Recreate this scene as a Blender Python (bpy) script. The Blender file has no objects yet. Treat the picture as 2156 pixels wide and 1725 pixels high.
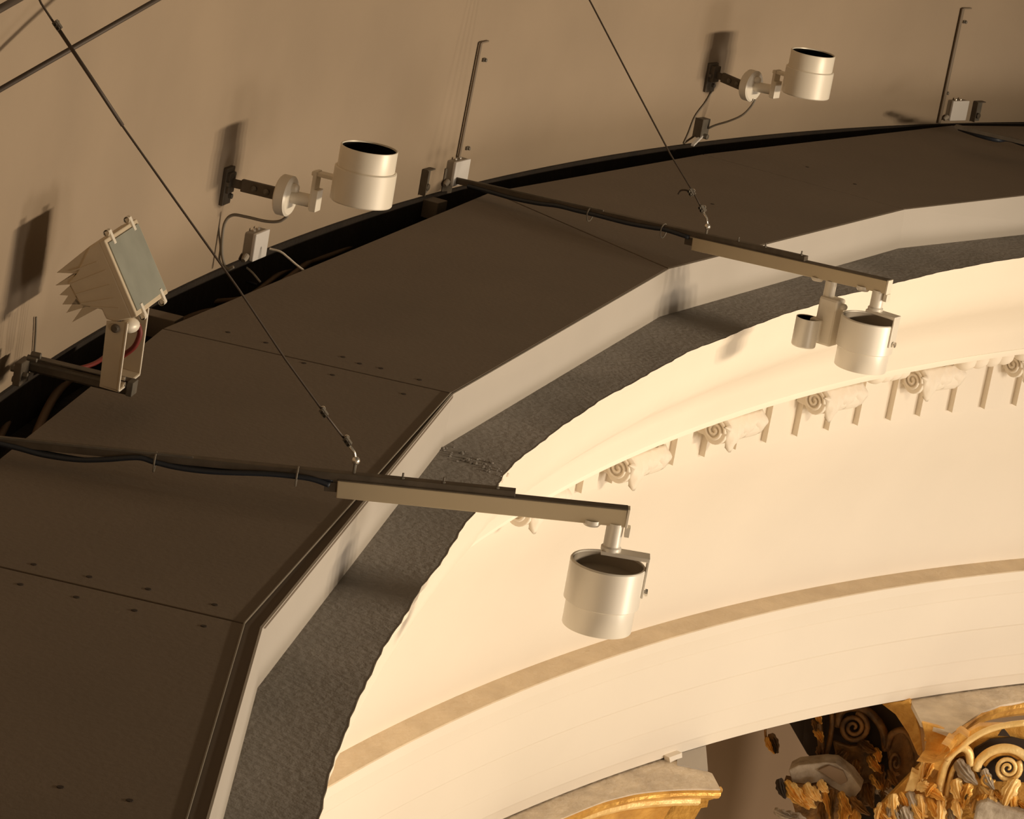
import bpy, math, random
from mathutils import Vector, Matrix
random.seed(7)
V = Vector
# ------------------------------------------------------------------ camera, light, exposure
W, H, FPX = 2156, 1725, 7312.825
EY = 0.80773                      # the drum is oval: y half-axis / x half-axis
R0, RP, HF = 10.147, 9.0, 0.15    # drum wall, deck edge (half-axes along x, metres), fascia height
CAM = V((-7.16891, 6.32511, 2.49226))
cr = V((0.12009752, -0.9784277, 0.16809468)).normalized()
cf = V((0.959529, 0.07095803, -0.27252351)).normalized()
cu = cr.cross(cf).normalized()
sc = bpy.context.scene
cd = bpy.data.cameras.new('camera'); co = bpy.data.objects.new('camera', cd)
sc.collection.objects.link(co)
cd.sensor_width = 36; cd.lens = FPX * 36 / W; cd.clip_end = 200
co.matrix_world = Matrix(((cr.x, cu.x, -cf.x, CAM.x), (cr.y, cu.y, -cf.y, CAM.y), (cr.z, cu.z, -cf.z, CAM.z), (0, 0, 0, 1)))
sc.camera = co
sc.view_settings.view_transform = 'Standard'; sc.view_settings.look = 'None'
sc.view_settings.gamma = 1; sc.view_settings.exposure = 0.42
wd = bpy.data.worlds.new('world'); sc.world = wd; wd.use_nodes = True
bg = wd.node_tree.nodes['Background']; bg.inputs[1].default_value = 1.0
# soft light of the church: lit nave below, dim vault above
_nt = wd.node_tree; _tc = _nt.nodes.new('ShaderNodeTexCoord'); _sx = _nt.nodes.new('ShaderNodeSeparateXYZ'); _mr = _nt.nodes.new('ShaderNodeMapRange'); _cr = _nt.nodes.new('ShaderNodeValToRGB')
_nt.links.new(_tc.outputs['Generated'], _sx.inputs[0]); _nt.links.new(_sx.outputs['Z'], _mr.inputs['Value'])
_mr.inputs['From Min'].default_value = -1; _mr.inputs['From Max'].default_value = 1; _nt.links.new(_mr.outputs['Result'], _cr.inputs['Fac']); _nt.links.new(_cr.outputs['Color'], bg.inputs[0])
_e = _cr.color_ramp.elements; _e[0].position = 0.40; _e[0].color = (0.66, 0.50, 0.32, 1); _e[1].position = 0.80; _e[1].color = (0.06, 0.046, 0.03, 1)
_m = _e.new(0.5); _m.color = (0.20, 0.15, 0.095, 1)

def lamp(kind, name, loc, energy, color, size=0.1, aim=None, angle=60, blend=1.0):
    l = bpy.data.lights.new(name, kind); o = bpy.data.objects.new(name, l); sc.collection.objects.link(o)
    l.energy = energy; l.color = color; l.shadow_soft_size = size; o.location = loc
    if aim is not None:
        o.rotation_euler = (V(aim) - V(loc)).to_track_quat('-Z', 'Y').to_euler()
    if kind == 'SPOT':
        l.spot_size = math.radians(angle); l.spot_blend = blend
    return o
WARM = (1.0, 0.82, 0.60)
# the lamps hanging in the middle of the drum
for (x, y, z, e) in ((0.35, -0.35, 0.95, 345), (0.85, -0.3, 1.05, 345), (1.35, -0.2, 0.95, 345), (1.85, -0.2, 1.0, 285)):
    lamp('SPOT', 'pendant_lamp_light', (x, y, z), e, WARM, 0.12, (x + .7, y + 8, z + 4.0), 122, 0.5)
# unseen fill spots added below the deck level to brighten the entablature
FC = (1.0, 0.88, 0.74)
lamp('SPOT', 'fill_light', (-5.5, -1.5, -0.6), 420, FC, 1.1, (1.5, 8.0, -3.6), 84, 1.0)  # camera-side fill, added to brighten the sides of lamps and beams
lamp('SPOT', 'fill_light', (-0.4, 0.2, -1.4), 740, FC, 0.8, (0.6, 8.0, -3.4), 76, 1.0)
lamp('SPOT', 'fill_light', (2.2, -0.2, -1.4), 740, FC, 0.8, (5.2, 7.2, -3.4), 76, 1.0)
lamp('SPOT', 'fill_light', (4.4, -1.0, -1.4), 860, FC, 0.8, (8.8, 5.0, -3.4), 76, 1.0)

# ------------------------------------------------------------------ points from the survey of the photo
def ray(x, y): return (cf * FPX + cr * (x - W / 2) - cu * (y - H / 2)).normalized()
def at_z(x, y, z):
    d = ray(x, y); return CAM + d * ((z - CAM.z) / d.z)
def at_R(x, y, R):
    d = ray(x, y); A, B = R, R * EY
    a = (d.x / A) ** 2 + (d.y / B) ** 2; b = 2 * (CAM.x * d.x / A ** 2 + CAM.y * d.y / B ** 2)
    c = (CAM.x / A) ** 2 + (CAM.y / B) ** 2 - 1
    return CAM + d * ((-b + math.sqrt(b * b - 4 * a * c)) / (2 * a))
def at_P(x, y, P0, n):
    d = ray(x, y); return CAM + d * ((P0 - CAM).dot(n) / d.dot(n))
def ell(R, a, z=0.0): return V((R * math.sin(a), R * math.cos(a) * EY, z))
def ang(P): return math.atan2(P.x, P.y / EY)
def rad(P): return math.hypot(P.x, P.y / EY)
def inward(P):
    n = V((P.x, P.y / EY ** 2, 0)); return -n.normalized()
Z = V((0, 0, 1))
def tang(n): return V((-n.y, n.x, 0))          # runs away from the camera along the wall

# ------------------------------------------------------------------ materials
def mat(name, col, rough=0.6, metal=0.0, var=0.0, vscale=3.0, bump=0.0, bscale=40.0, col2=None, detail=6, spec=0.5):
    m = bpy.data.materials.new(name); m.use_nodes = True
    nt = m.node_tree; b = nt.nodes['Principled BSDF']
    b.inputs['Base Color'].default_value = (*col, 1); b.inputs['Roughness'].default_value = rough
    b.inputs['Metallic'].default_value = metal
    b.inputs['Specular IOR Level'].default_value = spec
    tc = nt.nodes.new('ShaderNodeTexCoord')
    if var or col2:
        n = nt.nodes.new('ShaderNodeTexNoise'); n.inputs['Scale'].default_value = vscale; n.inputs['Detail'].default_value = detail
        nt.links.new(tc.outputs['Object'], n.inputs['Vector'])
        r = nt.nodes.new('ShaderNodeValToRGB'); r.color_ramp.elements[0].position = 0.32; r.color_ramp.elements[1].position = 0.68
        c2 = col2 or tuple(c * (1 - var) for c in col)
        r.color_ramp.elements[0].color = (*c2, 1); r.color_ramp.elements[1].color = (*col, 1)
        nt.links.new(n.outputs['Fac'], r.inputs['Fac']); nt.links.new(r.outputs['Color'], b.inputs['Base Color'])
    if bump:
        n2 = nt.nodes.new('ShaderNodeTexNoise'); n2.inputs['Scale'].default_value = bscale; n2.inputs['Detail'].default_value = 8
        nt.links.new(tc.outputs['Object'], n2.inputs['Vector'])
        bp = nt.nodes.new('ShaderNodeBump'); bp.inputs['Strength'].default_value = bump; bp.inputs['Distance'].default_value = 0.02
        nt.links.new(n2.outputs['Fac'], bp.inputs['Height']); nt.links.new(bp.outputs['Normal'], b.inputs['Normal'])
    return m
M = {
 'drum': mat('drum_plaster', (0.345, 0.262, 0.180), 0.9, var=0.13, vscale=1.6, bump=0.10, bscale=9),
 'deck': mat('brown_painted_board', (0.172, 0.133, 0.096), 0.75, var=0.10, vscale=2.2, bump=0.05, bscale=60),
 'gapwood': mat('gap_shade_wood', (0.022, 0.013, 0.006), 0.9, var=0.5, vscale=8, bump=0.3, bscale=20),  # wood darkened to carry the shade of the gap
 'batten': mat('dark_brown_batten', (0.13, 0.095, 0.065), 0.8),
 'fascia': mat('white_fascia_paint', (0.45, 0.405, 0.35), 0.7, var=0.04, vscale=3),
 'stone': mat('grey_rough_render', (0.30, 0.272, 0.242), 0.95, col2=(0.215, 0.195, 0.17), vscale=3.2, bump=0.30, bscale=55, detail=10),
 'cream': mat('cream_paint', (0.80, 0.715, 0.59), 0.75, var=0.05, vscale=1.3, bump=0.05, bscale=7),
 'ledge': mat('tan_cream_ledge', (0.72, 0.59, 0.42), 0.9, col2=(0.62, 0.50, 0.35), vscale=7, bump=0.3, bscale=30),  # tan, darker than the cream paint
 'shelf': mat('dusty_altar_top', (0.74, 0.63, 0.48), 0.95, col2=(0.55, 0.46, 0.35), vscale=9, bump=0.4, bscale=30),
 'brown': mat('niche_shade_brown', (0.24, 0.16, 0.095), 0.9, var=0.1, vscale=2),  # brown darkened to stand in for the shade of the niche
 'lampw': mat('lamp_enamel', (0.80, 0.73, 0.61), 0.42, 0.1, spec=0.5),
 'lamps': mat('lamp_silver', (0.78, 0.73, 0.64), 0.36, 0.25),
 'black': mat('black_baffle', (0.006, 0.005, 0.004), 0.9, spec=0.1),
 'steel': mat('galvanised_steel', (0.20, 0.175, 0.14), 0.6, 0.4, var=0.35, vscale=20),
 'dsteel': mat('dark_steel', (0.135, 0.108, 0.078), 0.6, 0.3, var=0.3, vscale=25),
 'bright': mat('bright_zinc', (0.85, 0.8, 0.72), 0.25, 0.9),
 'conduit': mat('brownish_conduit', (0.19, 0.145, 0.10), 0.6),
 'wire': mat('steel_wire', (0.07, 0.05, 0.035), 0.6, 0.3),
 'cable': mat('black_cable', (0.02, 0.025, 0.035), 0.5),
 'gcable': mat('grey_cable', (0.20, 0.17, 0.13), 0.6),
 'wcable': mat('white_cable', (0.75, 0.68, 0.58), 0.5),
 'bcable': mat('brown_cable', (0.17, 0.10, 0.05), 0.7),
 'red': mat('red_cable', (0.16, 0.015, 0.008), 0.6),
 'track': mat('beige_track_enamel', (0.60, 0.50, 0.34), 0.55, 0.1),
 'boxd': mat('junction_box_grey', (0.34, 0.29, 0.23), 0.6),
 'boxw': mat('junction_box_lit_lid', (0.72, 0.68, 0.64), 0.5),
 'flood': mat('floodlight_beige_casting', (0.62, 0.51, 0.36), 0.6, 0.1, var=0.1, vscale=14),
 'glass': mat('frosted_lens_glass', (0.30, 0.31, 0.26), 0.25, 0.0, var=0.15, vscale=12, spec=0.7),
 'gold': mat('old_gilding', (0.86, 0.50, 0.12), 0.42, 0.5, col2=(0.55, 0.28, 0.055), vscale=11, bump=0.5, bscale=26),
 'goldp': mat('pale_gilding', (0.98, 0.72, 0.33), 0.45, 0.3, col2=(0.80, 0.53, 0.18), vscale=12, bump=0.4, bscale=30),
 'goldd': mat('shaded_gilding', (0.30, 0.15, 0.04), 0.5, 0.4, col2=(0.07, 0.038, 0.016), vscale=13, bump=0.6, bscale=24),  # gilding with the shade of the recess put into its colour
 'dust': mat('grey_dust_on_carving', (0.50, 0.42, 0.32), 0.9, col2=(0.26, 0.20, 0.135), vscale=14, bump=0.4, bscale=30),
 'dark': mat('screw_and_recess_dark', (0.035, 0.022, 0.013), 0.9),  # near-black screws; also recess shade put into the console's ground colour
}

# ------------------------------------------------------------------ object helpers
def obj(name, verts, faces, m, parent=None, smooth=False, bevel=0.0, solid=0.0):
    me = bpy.data.meshes.new(name); me.from_pydata([tuple(v) for v in verts], [], faces); me.validate()
    o = bpy.data.objects.new(name, me); sc.collection.objects.link(o)
    me.materials.append(M[m] if isinstance(m, str) else m)
    if smooth:
        for p in me.polygons: p.use_smooth = True
    if solid:
        s = o.modifiers.new('s', 'SOLIDIFY'); s.thickness = solid
    if bevel:
        b = o.modifiers.new('b', 'BEVEL'); b.width = bevel; b.segments = 2; b.limit_method = 'ANGLE'
    if parent is not None:
        o.parent = parent; o.matrix_parent_inverse = Matrix.Translation(-parent.location)
    return o
def thing(name, label, cat, loc=(0, 0, 0), group=None):
    o = bpy.data.objects.new(name, None); sc.collection.objects.link(o); o.location = loc
    o.empty_display_size = 0.1
    return tag(o, label, cat, group)
def tag(o, label, cat, group=None):
    o['label'] = label; o['category'] = cat
    if group: o['group'] = group
    return o
def struct(o, label=None):
    o['kind'] = 'structure'
    if label: o['label'] = label
    return o

class MB:
    def __init__(s): s.v = []; s.f = []
    def add(s, vs, fs):
        k = len(s.v); s.v += [V(v) for v in vs]; s.f += [tuple(i + k for i in f) for f in fs]; return s
    def box(s, c, ax, ay, az):
        """box about c with half-axis vectors"""
        c = V(c); vs = [c + ax * i + ay * j + az * k for i in (-1, 1) for j in (-1, 1) for k in (-1, 1)]
        return s.add(vs, [(0, 1, 3, 2), (4, 6, 7, 5), (0, 4, 5, 1), (2, 3, 7, 6), (0, 2, 6, 4), (1, 5, 7, 3)])
    def bar(s, a, b, w, h, up=Z):
        """bar from a to b, full width w sideways, full height h along up"""
        a, b = V(a), V(b); d = (b - a); side = d.cross(up).normalized(); u2 = side.cross(d).normalized()
        return s.box((a + b) / 2, d / 2, side * w / 2, u2 * h / 2)
    def prism(s, pts, off):
        n = len(pts); vs = [V(p) for p in pts] + [V(p) + off for p in pts]
        return s.add(vs, [tuple(range(n)), tuple(range(2 * n - 1, n - 1, -1))] + [(i, i + n, (i + 1) % n + n, (i + 1) % n) for i in range(n)])
    def tube(s, pts, r, n=8, cap=True):
        pts = [V(p) for p in pts]; k = len(s.v); t0 = (pts[1] - pts[0]).normalized()
        up = Z if abs(t0.z) < .9 else V((1, 0, 0)); a = t0.cross(up).normalized()
        for i, p in enumerate(pts):
            t = (pts[min(i + 1, len(pts) - 1)] - pts[max(i - 1, 0)]).normalized()
            a = (a - t * a.dot(t)).normalized(); b = t.cross(a)
            rr = r[i] if isinstance(r, (list, tuple)) else r
            for j in range(n):
                q = 2 * math.pi * j / n; s.v.append(p + (a * math.cos(q) + b * math.sin(q)) * rr)
        for i in range(len(pts) - 1):
            for j in range(n):
                s.f.append((k + i * n + j, k + i * n + (j + 1) % n, k + (i + 1) * n + (j + 1) % n, k + (i + 1) * n + j))
        if cap:
            s.f.append(tuple(k + j for j in range(n - 1, -1, -1))); s.f.append(tuple(k + (len(pts) - 1) * n + j for j in range(n)))
        return s
    def lathe(s, c, axis, prof, n=40):
        """prof: (radius, height along axis)"""
        c = V(c); axis = V(axis).normalized(); up = Z if abs(axis.z) < .9 else V((1, 0, 0))
        a = axis.cross(up).normalized(); b = axis.cross(a); k = len(s.v); m = len(prof)
        for r_, h_ in prof:
            for j in range(n):
                q = 2 * math.pi * j / n; s.v.append(c + axis * h_ + (a * math.cos(q) + b * math.sin(q)) * max(r_, 1e-5))
        for i in range(m - 1):
            for j in range(n):
                s.f.append((k + i * n + j, k + i * n + (j + 1) % n, k + (i + 1) * n + (j + 1) % n, k + (i + 1) * n + j))
        return s
    def sphere(s, c, r, ax=None, n=10):
        c = V(c); ex, ey, ez = ax or (V((1, 0, 0)), V((0, 1, 0)), Z); k = len(s.v)
        for i in range(n + 1):
            th = math.pi * i / n
            for j in range(2 * n):
                q = math.pi * j / n
                s.v.append(c + (ex * math.sin(th) * math.cos(q) + ey * math.sin(th) * math.sin(q) + ez * math.cos(th)) * r)
        for i in range(n):
            for j in range(2 * n):
                s.f.append((k + i * 2 * n + j, k + (i + 1) * 2 * n + j, k + (i + 1) * 2 * n + (j + 1) % (2 * n), k + i * 2 * n + (j + 1) % (2 * n)))
        return s
    def out(s, name, m, parent=None, **kw): return obj(name, s.v, s.f, m, parent, **kw)
def crom(pts, k=6):
    pts = [V(p) for p in pts]; P = [pts[0] * 2 - pts[1]] + pts + [pts[-1] * 2 - pts[-2]]; out = []
    for i in range(1, len(P) - 2):
        for j in range(k):
            t = j / k; a, b, c, d = P[i - 1], P[i], P[i + 1], P[i + 2]
            out.append(0.5 * ((2 * b) + (c - a) * t + (2 * a - 5 * b + 4 * c - d) * t * t + (3 * b - a - 3 * c + d) * t ** 3))
    return out + [pts[-1]]

# ------------------------------------------------------------------ the drum, the stone shelf and the entablature
def sweep(prof, a0, a1, n, Rf=None):
    """prof: (R, z) or (None, z) where None takes the measured plaster edge"""
    vs, fs = [], []; m = len(prof)
    for i in range(n + 1):
        a = a0 + (a1 - a0) * i / n
        for R_, z in prof: vs.append(ell((max(Rsm(a), Redge(a)) if R_[0] == 'm' else Redge(a)) + R_[1] if isinstance(R_, tuple) else R_, a, z))
    for i in range(n):
        for j in range(m - 1):
            k = i * m + j; fs.append((k, k + m, k + m + 1, k + 1))
    return vs, fs
edge_px = [(670, 1725), (683, 1675), (710, 1583), (752, 1482), (792, 1394), (833, 1326), (863, 1278), (896, 1226), (933, 1178), (963, 1133),
           (974, 1107), (998, 1081), (1046, 1024), (1057, 1003), (1091, 970), (1175, 905), (1271, 840), (1360, 792), (1443, 745), (1541, 706), (1638, 667),
           (1705, 647), (1766, 625), (1872, 601), (1900, 593), (1993, 571), (2156, 542)]
edge = sorted((ang(q), rad(q)) for q in (at_z(x, y, -HF) for x, y in edge_px))
def Redge(a):
    if a > math.pi: a -= 2 * math.pi
    if a <= edge[0][0]: return edge[0][1]
    if a >= edge[-1][0]: return edge[-1][1]
    for (p, r), (q, s) in zip(edge, edge[1:]):
        if p <= a <= q:
            w = 0 if q == p else (a - p) / (q - p); return r + (s - r) * w + 0.004 * math.sin(a * 310) * math.sin(a * 173 + 1)
TAU = 2 * math.pi
v, f = sweep([(R0, -0.4), (R0, 0.5), (R0, 1.5), (R0, 3.2)], -0.42, TAU - 1.05, 360)
struct(obj('wall_drum', v, f, 'drum', smooth=True), 'plastered beige oval wall above the brown deck')
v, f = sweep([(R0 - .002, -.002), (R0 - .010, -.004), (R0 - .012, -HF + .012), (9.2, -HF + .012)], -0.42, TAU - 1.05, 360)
struct(obj('trim_4', v, f, 'gapwood'), 'dark wooden strip along the foot of the drum wall, gap shade put into its colour')
v, f = sweep([(R0 + .2, -HF), (9.5, -HF), (('e', .25), -HF), (('e', .0), -HF)], 0, TAU, 1400, Redge)
struct(obj('trim_1', v, f, 'stone'), 'rough grey stone shelf below the white fascia')
def Rsm(a): return sum(Redge(a + k * .012) for k in range(-7, 8)) / 15
RE = [Redge, Rsm]
cor = [(('e', -.002), -.149), (('e', .0), -.166), (('m', .015), -.190), (('m', .018), -.25), (('m', .05), -.33), (('m', .13), -.40), (9.0, -.49), (9.05, -.56), (9.068, -.60), (9.071, -.604), (9.095, -.655), (9.124, -.668), (9.124, -.690),
       (9.45, -.70), (9.70, -.72), (9.72, -.80), (9.888, -.80), (9.888, -1.205), (9.893, -1.235), (9.93, -1.32), (10.03, -1.48), (10.11, -1.66), (10.165, -1.86), (10.194, -2.052)]
v, f = sweep(cor, -0.2, TAU - .2, 1200, Redge)
cornice = obj('trim_2', v, f, 'cream', smooth=False)
struct(cornice, 'cream cornice and frieze with scroll brackets')
v, f = sweep([(10.194, -2.052), (10.058, -2.054), (10.054, -2.058)], -0.2, TAU - .2, 500)
arch_prof = [(10.054, -2.058), (10.056, -2.10), (10.064, -2.125), (10.070, -2.165), (10.073, -2.172), (10.084, -2.33), (10.089, -2.338), (10.110, -2.49), (10.113, -2.498), (10.130, -2.60), (10.136, -2.61), (10.156, -2.664), (11.2, -2.68)]
v2, f2 = sweep(arch_prof, -0.2, TAU - .2, 500)
arch = obj('trim_3', v2, f2, 'cream'); struct(arch, 'cream stepped architrave below the tan ledge')
obj('ledge_top', v, f, 'ledge', arch)
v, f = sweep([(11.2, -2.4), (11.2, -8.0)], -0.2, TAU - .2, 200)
struct(obj('wall_niche', v, f, 'brown', smooth=True), 'wall behind the gilded carving, its shade put into the brown colour')

for o_ in (cornice, arch):
    for p_ in o_.data.polygons: p_.use_smooth = True
    o_.data.set_sharp_from_angle(angle=math.radians(40 if o_ is cornice else 9))
# crumbled render at the bend of the shelf
stone_shelf = bpy.data.objects['trim_1']; rq = random.Random(5)
mbs = MB()
for k in range(60):
    u = rq.random() ** .8; x = 935 + u * 112 + rq.uniform(-10, 10); y = 945 + u * 45 + rq.uniform(-8, 14)
    mbs.sphere(at_z(x, y, -HF + .001), rq.uniform(.002, .006), (V((1, 0, 0)), V((0, 1, 0)), Z * .7), 4)
mbs.out('rubble', 'stone', stone_shelf)['kind'] = 'stuff'
# dentils and scroll brackets of the cornice
dpos = [.4945, .5181, .5413, .5647, .5881, .6123, .636, .6592, .6827, .7065, .7285, .7532, .7752, .7994, .8236, .8472, .8708, .8944]
for a in dpos:
    da = 0.0115; mb = MB()
    pts = [ell(9.890, a, -.80), ell(9.853, a, -.80), ell(9.853, a + da, -.80), ell(9.890, a + da, -.80)]
    mb.prism(pts, V((0, 0, -.390))); mb.out('dentil', 'cream', cornice)
def bracket(a):
    P = ell(9.80, a, 0); n = inward(P); t = tang(n)
    # near cheek with its spiral
    def q(o, z, w=0.0): return ell(9.888, a, 0) + n * o + V((0, 0, z)) + t * w
    zc = MODZ
    prof = [(0.0, -.72), (.20, -.72), (.20, -.80)]
    for k in range(13):
        th = math.radians(60 - k * 17); prof.append((.088 + .052 * math.cos(th), zc + .058 * math.sin(th)))
    prof += [(.0, zc - .03)]
    mb = MB(); mb.prism([q(o, z) for o, z in prof], t * .27)
    b = mb.out('scroll_bracket', 'cream', cornice, bevel=.004)
    sp = MB(); pts = []
    for k in range(40):
        th = k * .36; rr = .048 * (1 - k / 44); pts.append(q(.088 + rr * math.cos(th), zc + rr * math.sin(th), -.004))
    sp.tube(pts, .006, 6); sp.out('scroll', 'cream', b, smooth=True)
    # carved leaf on the front, its tip drooping near the cheek
    vs, fs = [], []; NU, NV = 18, 10
    for i in range(NU + 1):
        w = .27 * i / NU; tip = math.exp(-((w - .055) / .045) ** 2)
        zb = zc - .022 - .044 * tip + .018 * math.cos(w * 60)
        for k in range(NV + 1):
            q_ = k / NV; zz = (zc + .06) * (1 - q_) + zb * q_
            o = .125 + .026 * math.sin(q_ * math.pi) + .012 * tip * q_ + .006 * math.sin(w * 140 + q_ * 3) * math.sin(q_ * math.pi) + .004 * math.sin(w * 300 - q_ * 11)
            vs.append(q(o, zz, w))
    for i in range(NU):
        for k in range(NV): fs.append((i * (NV + 1) + k, i * (NV + 1) + k + 1, (i + 1) * (NV + 1) + k + 1, (i + 1) * (NV + 1) + k))
    obj('leaf', vs, fs, 'cream', b, smooth=True, solid=.03)
    mb = MB()
for (x, y) in ((1296.6, 983.6), (1500.6, 903.8), (1711.8, 842), (1919, 799), (2130.7, 765.5)):
    P = at_R(x, y, 9.80); MODZ = P.z; bracket(ang(P) - .002)
for a_, z_ in ((.4555, -1.125), (.377, -1.13)):
    MODZ = z_; bracket(a_)
for (x0, y0, x1, y1) in ((1838, 800, 1890, 790), (2028, 772, 2108, 760), (2150, 752, 2200, 745)):
    for k in range(4):
        P = at_R(x0 + (x1 - x0) * k / 3, y0 + (y1 - y0) * k / 3, 9.55); n = inward(P); t = tang(n)
        MB().sphere(P + V((0, 0, .03)), 1, (t * .05, n * .05, V((0, 0, .045))), 8).out('rosette_petal', 'cream', cornice, smooth=True)
# chip of plaster under the architrave
P0 = at_R(1412, 1590, 10.15); n0 = inward(P0)
MB().prism([at_P(x, y, P0, n0) for x, y in ((1397, 1590), (1424, 1580), (1425, 1612), (1412, 1606), (1399, 1601))], n0 * .03).out('plaster_chip', 'cream', arch)
for (x, y, s_) in ((1052, 1004, .007), (1062, 998, .009), (1068, 1000, .006), (1056, 1012, .006)):
    P = at_z(x, y, -HF - .01); MB().sphere(P, s_ , n=6).out('plaster_lump', 'cream', cornice)
for (x, y, s_) in ((972, 1168, .012), (985, 1158, .012), (978, 1180, .010), (968, 1184, .010), (990, 1164, .008)):
    P = at_R(x, y, 9.90)

# ------------------------------------------------------------------ the boarded deck
zt = 0.0
A_, B_, C_, D_ = [at_z(x, y, 0) for x, y in ((553, 1322), (955, 829), (1409, 566), (1905, 441))]
def extend(P, Q, L): return Q + (Q - P).normalized() * L
Zp = extend(A_, at_z(440, 1725, 0), 0.9)
Ep = D_ + (at_z(2156, 412, 0) - D_).normalized() * 1.95
Fp = ell(RP, ang(Ep) + .215)
inner = [Zp, A_, B_, C_, D_, Ep, Fp]
def meet(a, b, c, d):
    r_, s_ = b - a, d - c; den = r_.x * s_.y - r_.y * s_.x
    t_ = ((c.x - a.x) * s_.y - (c.y - a.y) * s_.x) / den; return a + r_ * t_
OB = at_z(343, 692, 0); OA = meet(at_z(65, 917, 0), at_z(303, 729, 0), at_z(532, 1313, 0), at_z(100, 1215, 0))
OZ = ell(rad(OA), ang(OA) - .16)
OC, OD, OE = at_z(1035, 404, 0), at_z(1480, 325, 0), at_z(2006, 264, 0)
OF = ell(rad(OE), ang(OE) + .23)
outer = [OZ, OA, OB, OC, OD, OE, OF]
names = ['nearest board of the brown deck, running out of the lower left corner', 'brown deck board under the near lighting beam, the one below the floodlight',
         'brown deck board between the two lighting beams, crossed by the long wire', 'brown deck board to the right of the far lighting beam',
         'narrow far brown deck board right of centre below the upper right spotlight', 'farthest brown deck board at the right edge of the photo']
screws_px = {0: [(43, 1231), (161, 1258), (283, 1286), (429, 1319), (127, 1658), (273, 1686)], 1: [(71, 1189), (188, 1215), (312, 1241), (452, 1274), (640, 765), (700, 790), (850, 830)],
             2: [(757, 766), (722, 752), (883, 800), (802, 776), (480, 700), (560, 722)], 3: [(1500, 430)], 4: [(1800, 388), (1700, 352)], 5: []}
def inset(P, Q, R_, d): return P
for i in range(6):
    a, b, c, d = inner[i], inner[i + 1], outer[i + 1], outer[i]
    g = 0.004
    def sh(p, q): return p + (q - p).normalized() * g
    t_ = thing('deck_board', names[i], 'board', (a + b + c + d) / 4, 'boards of the brown deck')
    # the near boards stop short of the edge, leaving a dark batten in view
    ia, ib = a, b
    w = {0: (.045, .040), 1: (.040, .008)}.get(i, (.008, .008))
    na = (d - a).normalized(); nb = (c - b).normalized()
    ia = a + na * w[0]; ib = b + nb * w[1]
    MB().prism([p + V((0, 0, -.018)) for p in (sh(ia, ib), sh(ib, ia), sh(c, d), sh(d, c))], V((0, 0, .018))).out('panel', 'deck', t_, bevel=.0015)
    if i < 2:
        MB().tube([ia + V((0, 0, .0015)), ib + V((0, 0, .0015))], .0022, 6).out('edge_strip', 'gcable', t_)
    for (x, y) in screws_px[i]:
        P = at_z(x, y, 0); MB().lathe(P, Z, [(0, .0012), (.0065, .0012), (.0075, 0)], 10).out('screw', 'dark', t_)
    if i == 5: break              # its fascia lies outside the photo
    # fascia below the edge
    bot = {1: ((542, 1449), (931, 942)), 2: ((931, 942), (1389, 667)), 3: ((1389, 667), (1892, 523)), 4: ((1892, 523), (2156, 494))}.get(i)
    flab = ['white fascia board at the lower left, thinnest strip in view', 'white fascia board under the near lighting beam', 'white fascia board between the two lighting beams', 'white fascia board crossed by the far lighting beam', 'white fascia board at the right edge, nearest the photo border', 'white fascia board beyond the right edge of the photo'][i]
    n_in = inward((a + b) / 2)
    if bot:
        ba, bb = at_z(*bot[0], -HF), at_z(*bot[1], -HF)
        if i == 4: bb = extend(ba, bb, .45)
    elif i == 0:
        bb = at_z(542, 1449, -HF); ba = extend(bb, at_z(470, 1725, -HF), 1.0)
    else:
        ba = bot_last; bb = b + V((0, 0, -HF))
    bot_last = bb
    top = [a + V((0, 0, -.001)), b + V((0, 0, -.001))]
    back = ((c - b).normalized() if i else (d - a).normalized()) * .006
    mb = MB(); vs = [top[0], top[1], bb, ba] + [p + back for p in (top[0], top[1], bb, ba)]
    mb.add(vs, [(0, 1, 2, 3), (7, 6, 5, 4), (0, 4, 5, 1), (3, 2, 6, 7), (1, 5, 6, 2), (0, 3, 7, 4)])
    fb = mb.out('fascia_board', 'fascia'); fb.data.materials.append(M['batten'])
    tag(fb, flab, 'board', 'white fascia boards')
    if i < 2:
        # dark batten on top, between panel and fascia
        MB().prism([p + V((0, 0, -.012)) for p in (a, b, ib - nb * .001, ia - na * .001)], V((0, 0, .008))).out('top_batten', 'batten', fb)

# bearers and cables seen in the gap behind the deck
def cable(name, pts, r, m, label, cat='cable', group=None, k=7, n=8):
    o = MB().tube(crom(pts, k), r, n).out(name, m, smooth=True); return tag(o, label, cat, group)
def gz(x, y, z=-.10): return at_z(x, y, z)
gapc = [
 ([(-40, 1000), (10, 900), (40, 840), (90, 800), (160, 770), (215, 735), (300, 700)], .010, 'bcable', 'brown cable curving in the dark gap at the far left'),
 ([(70, 930), (100, 860), (130, 815), (180, 770), (220, 735)], .012, 'bcable', 'short brown cable crossing the gap behind the floodlight arm'),
 ([(330, 700), (420, 660), (520, 640), (600, 590), (660, 545), (740, 505), (820, 485), (900, 450)], .009, 'bcable', 'long brown cable waving in the gap below the left spotlight'),
 ([(340, 690), (430, 640), (520, 625), (600, 570), (700, 535), (800, 490)], .008, 'bcable', 'thin brown cable beside the waving one in the gap'),
]
for pts, r_, m_, lab in gapc:
    cable('cable', [gz(x, y) for x, y in pts], r_, m_, lab, group='cables in the gap')
cable('cable', [gz(*q, .0) for q in ((235, 740), (200, 765), (150, 780), (110, 790))], .006, 'red', 'dark red cable lying behind the floodlight arm', group='cables in the gap')
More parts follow.
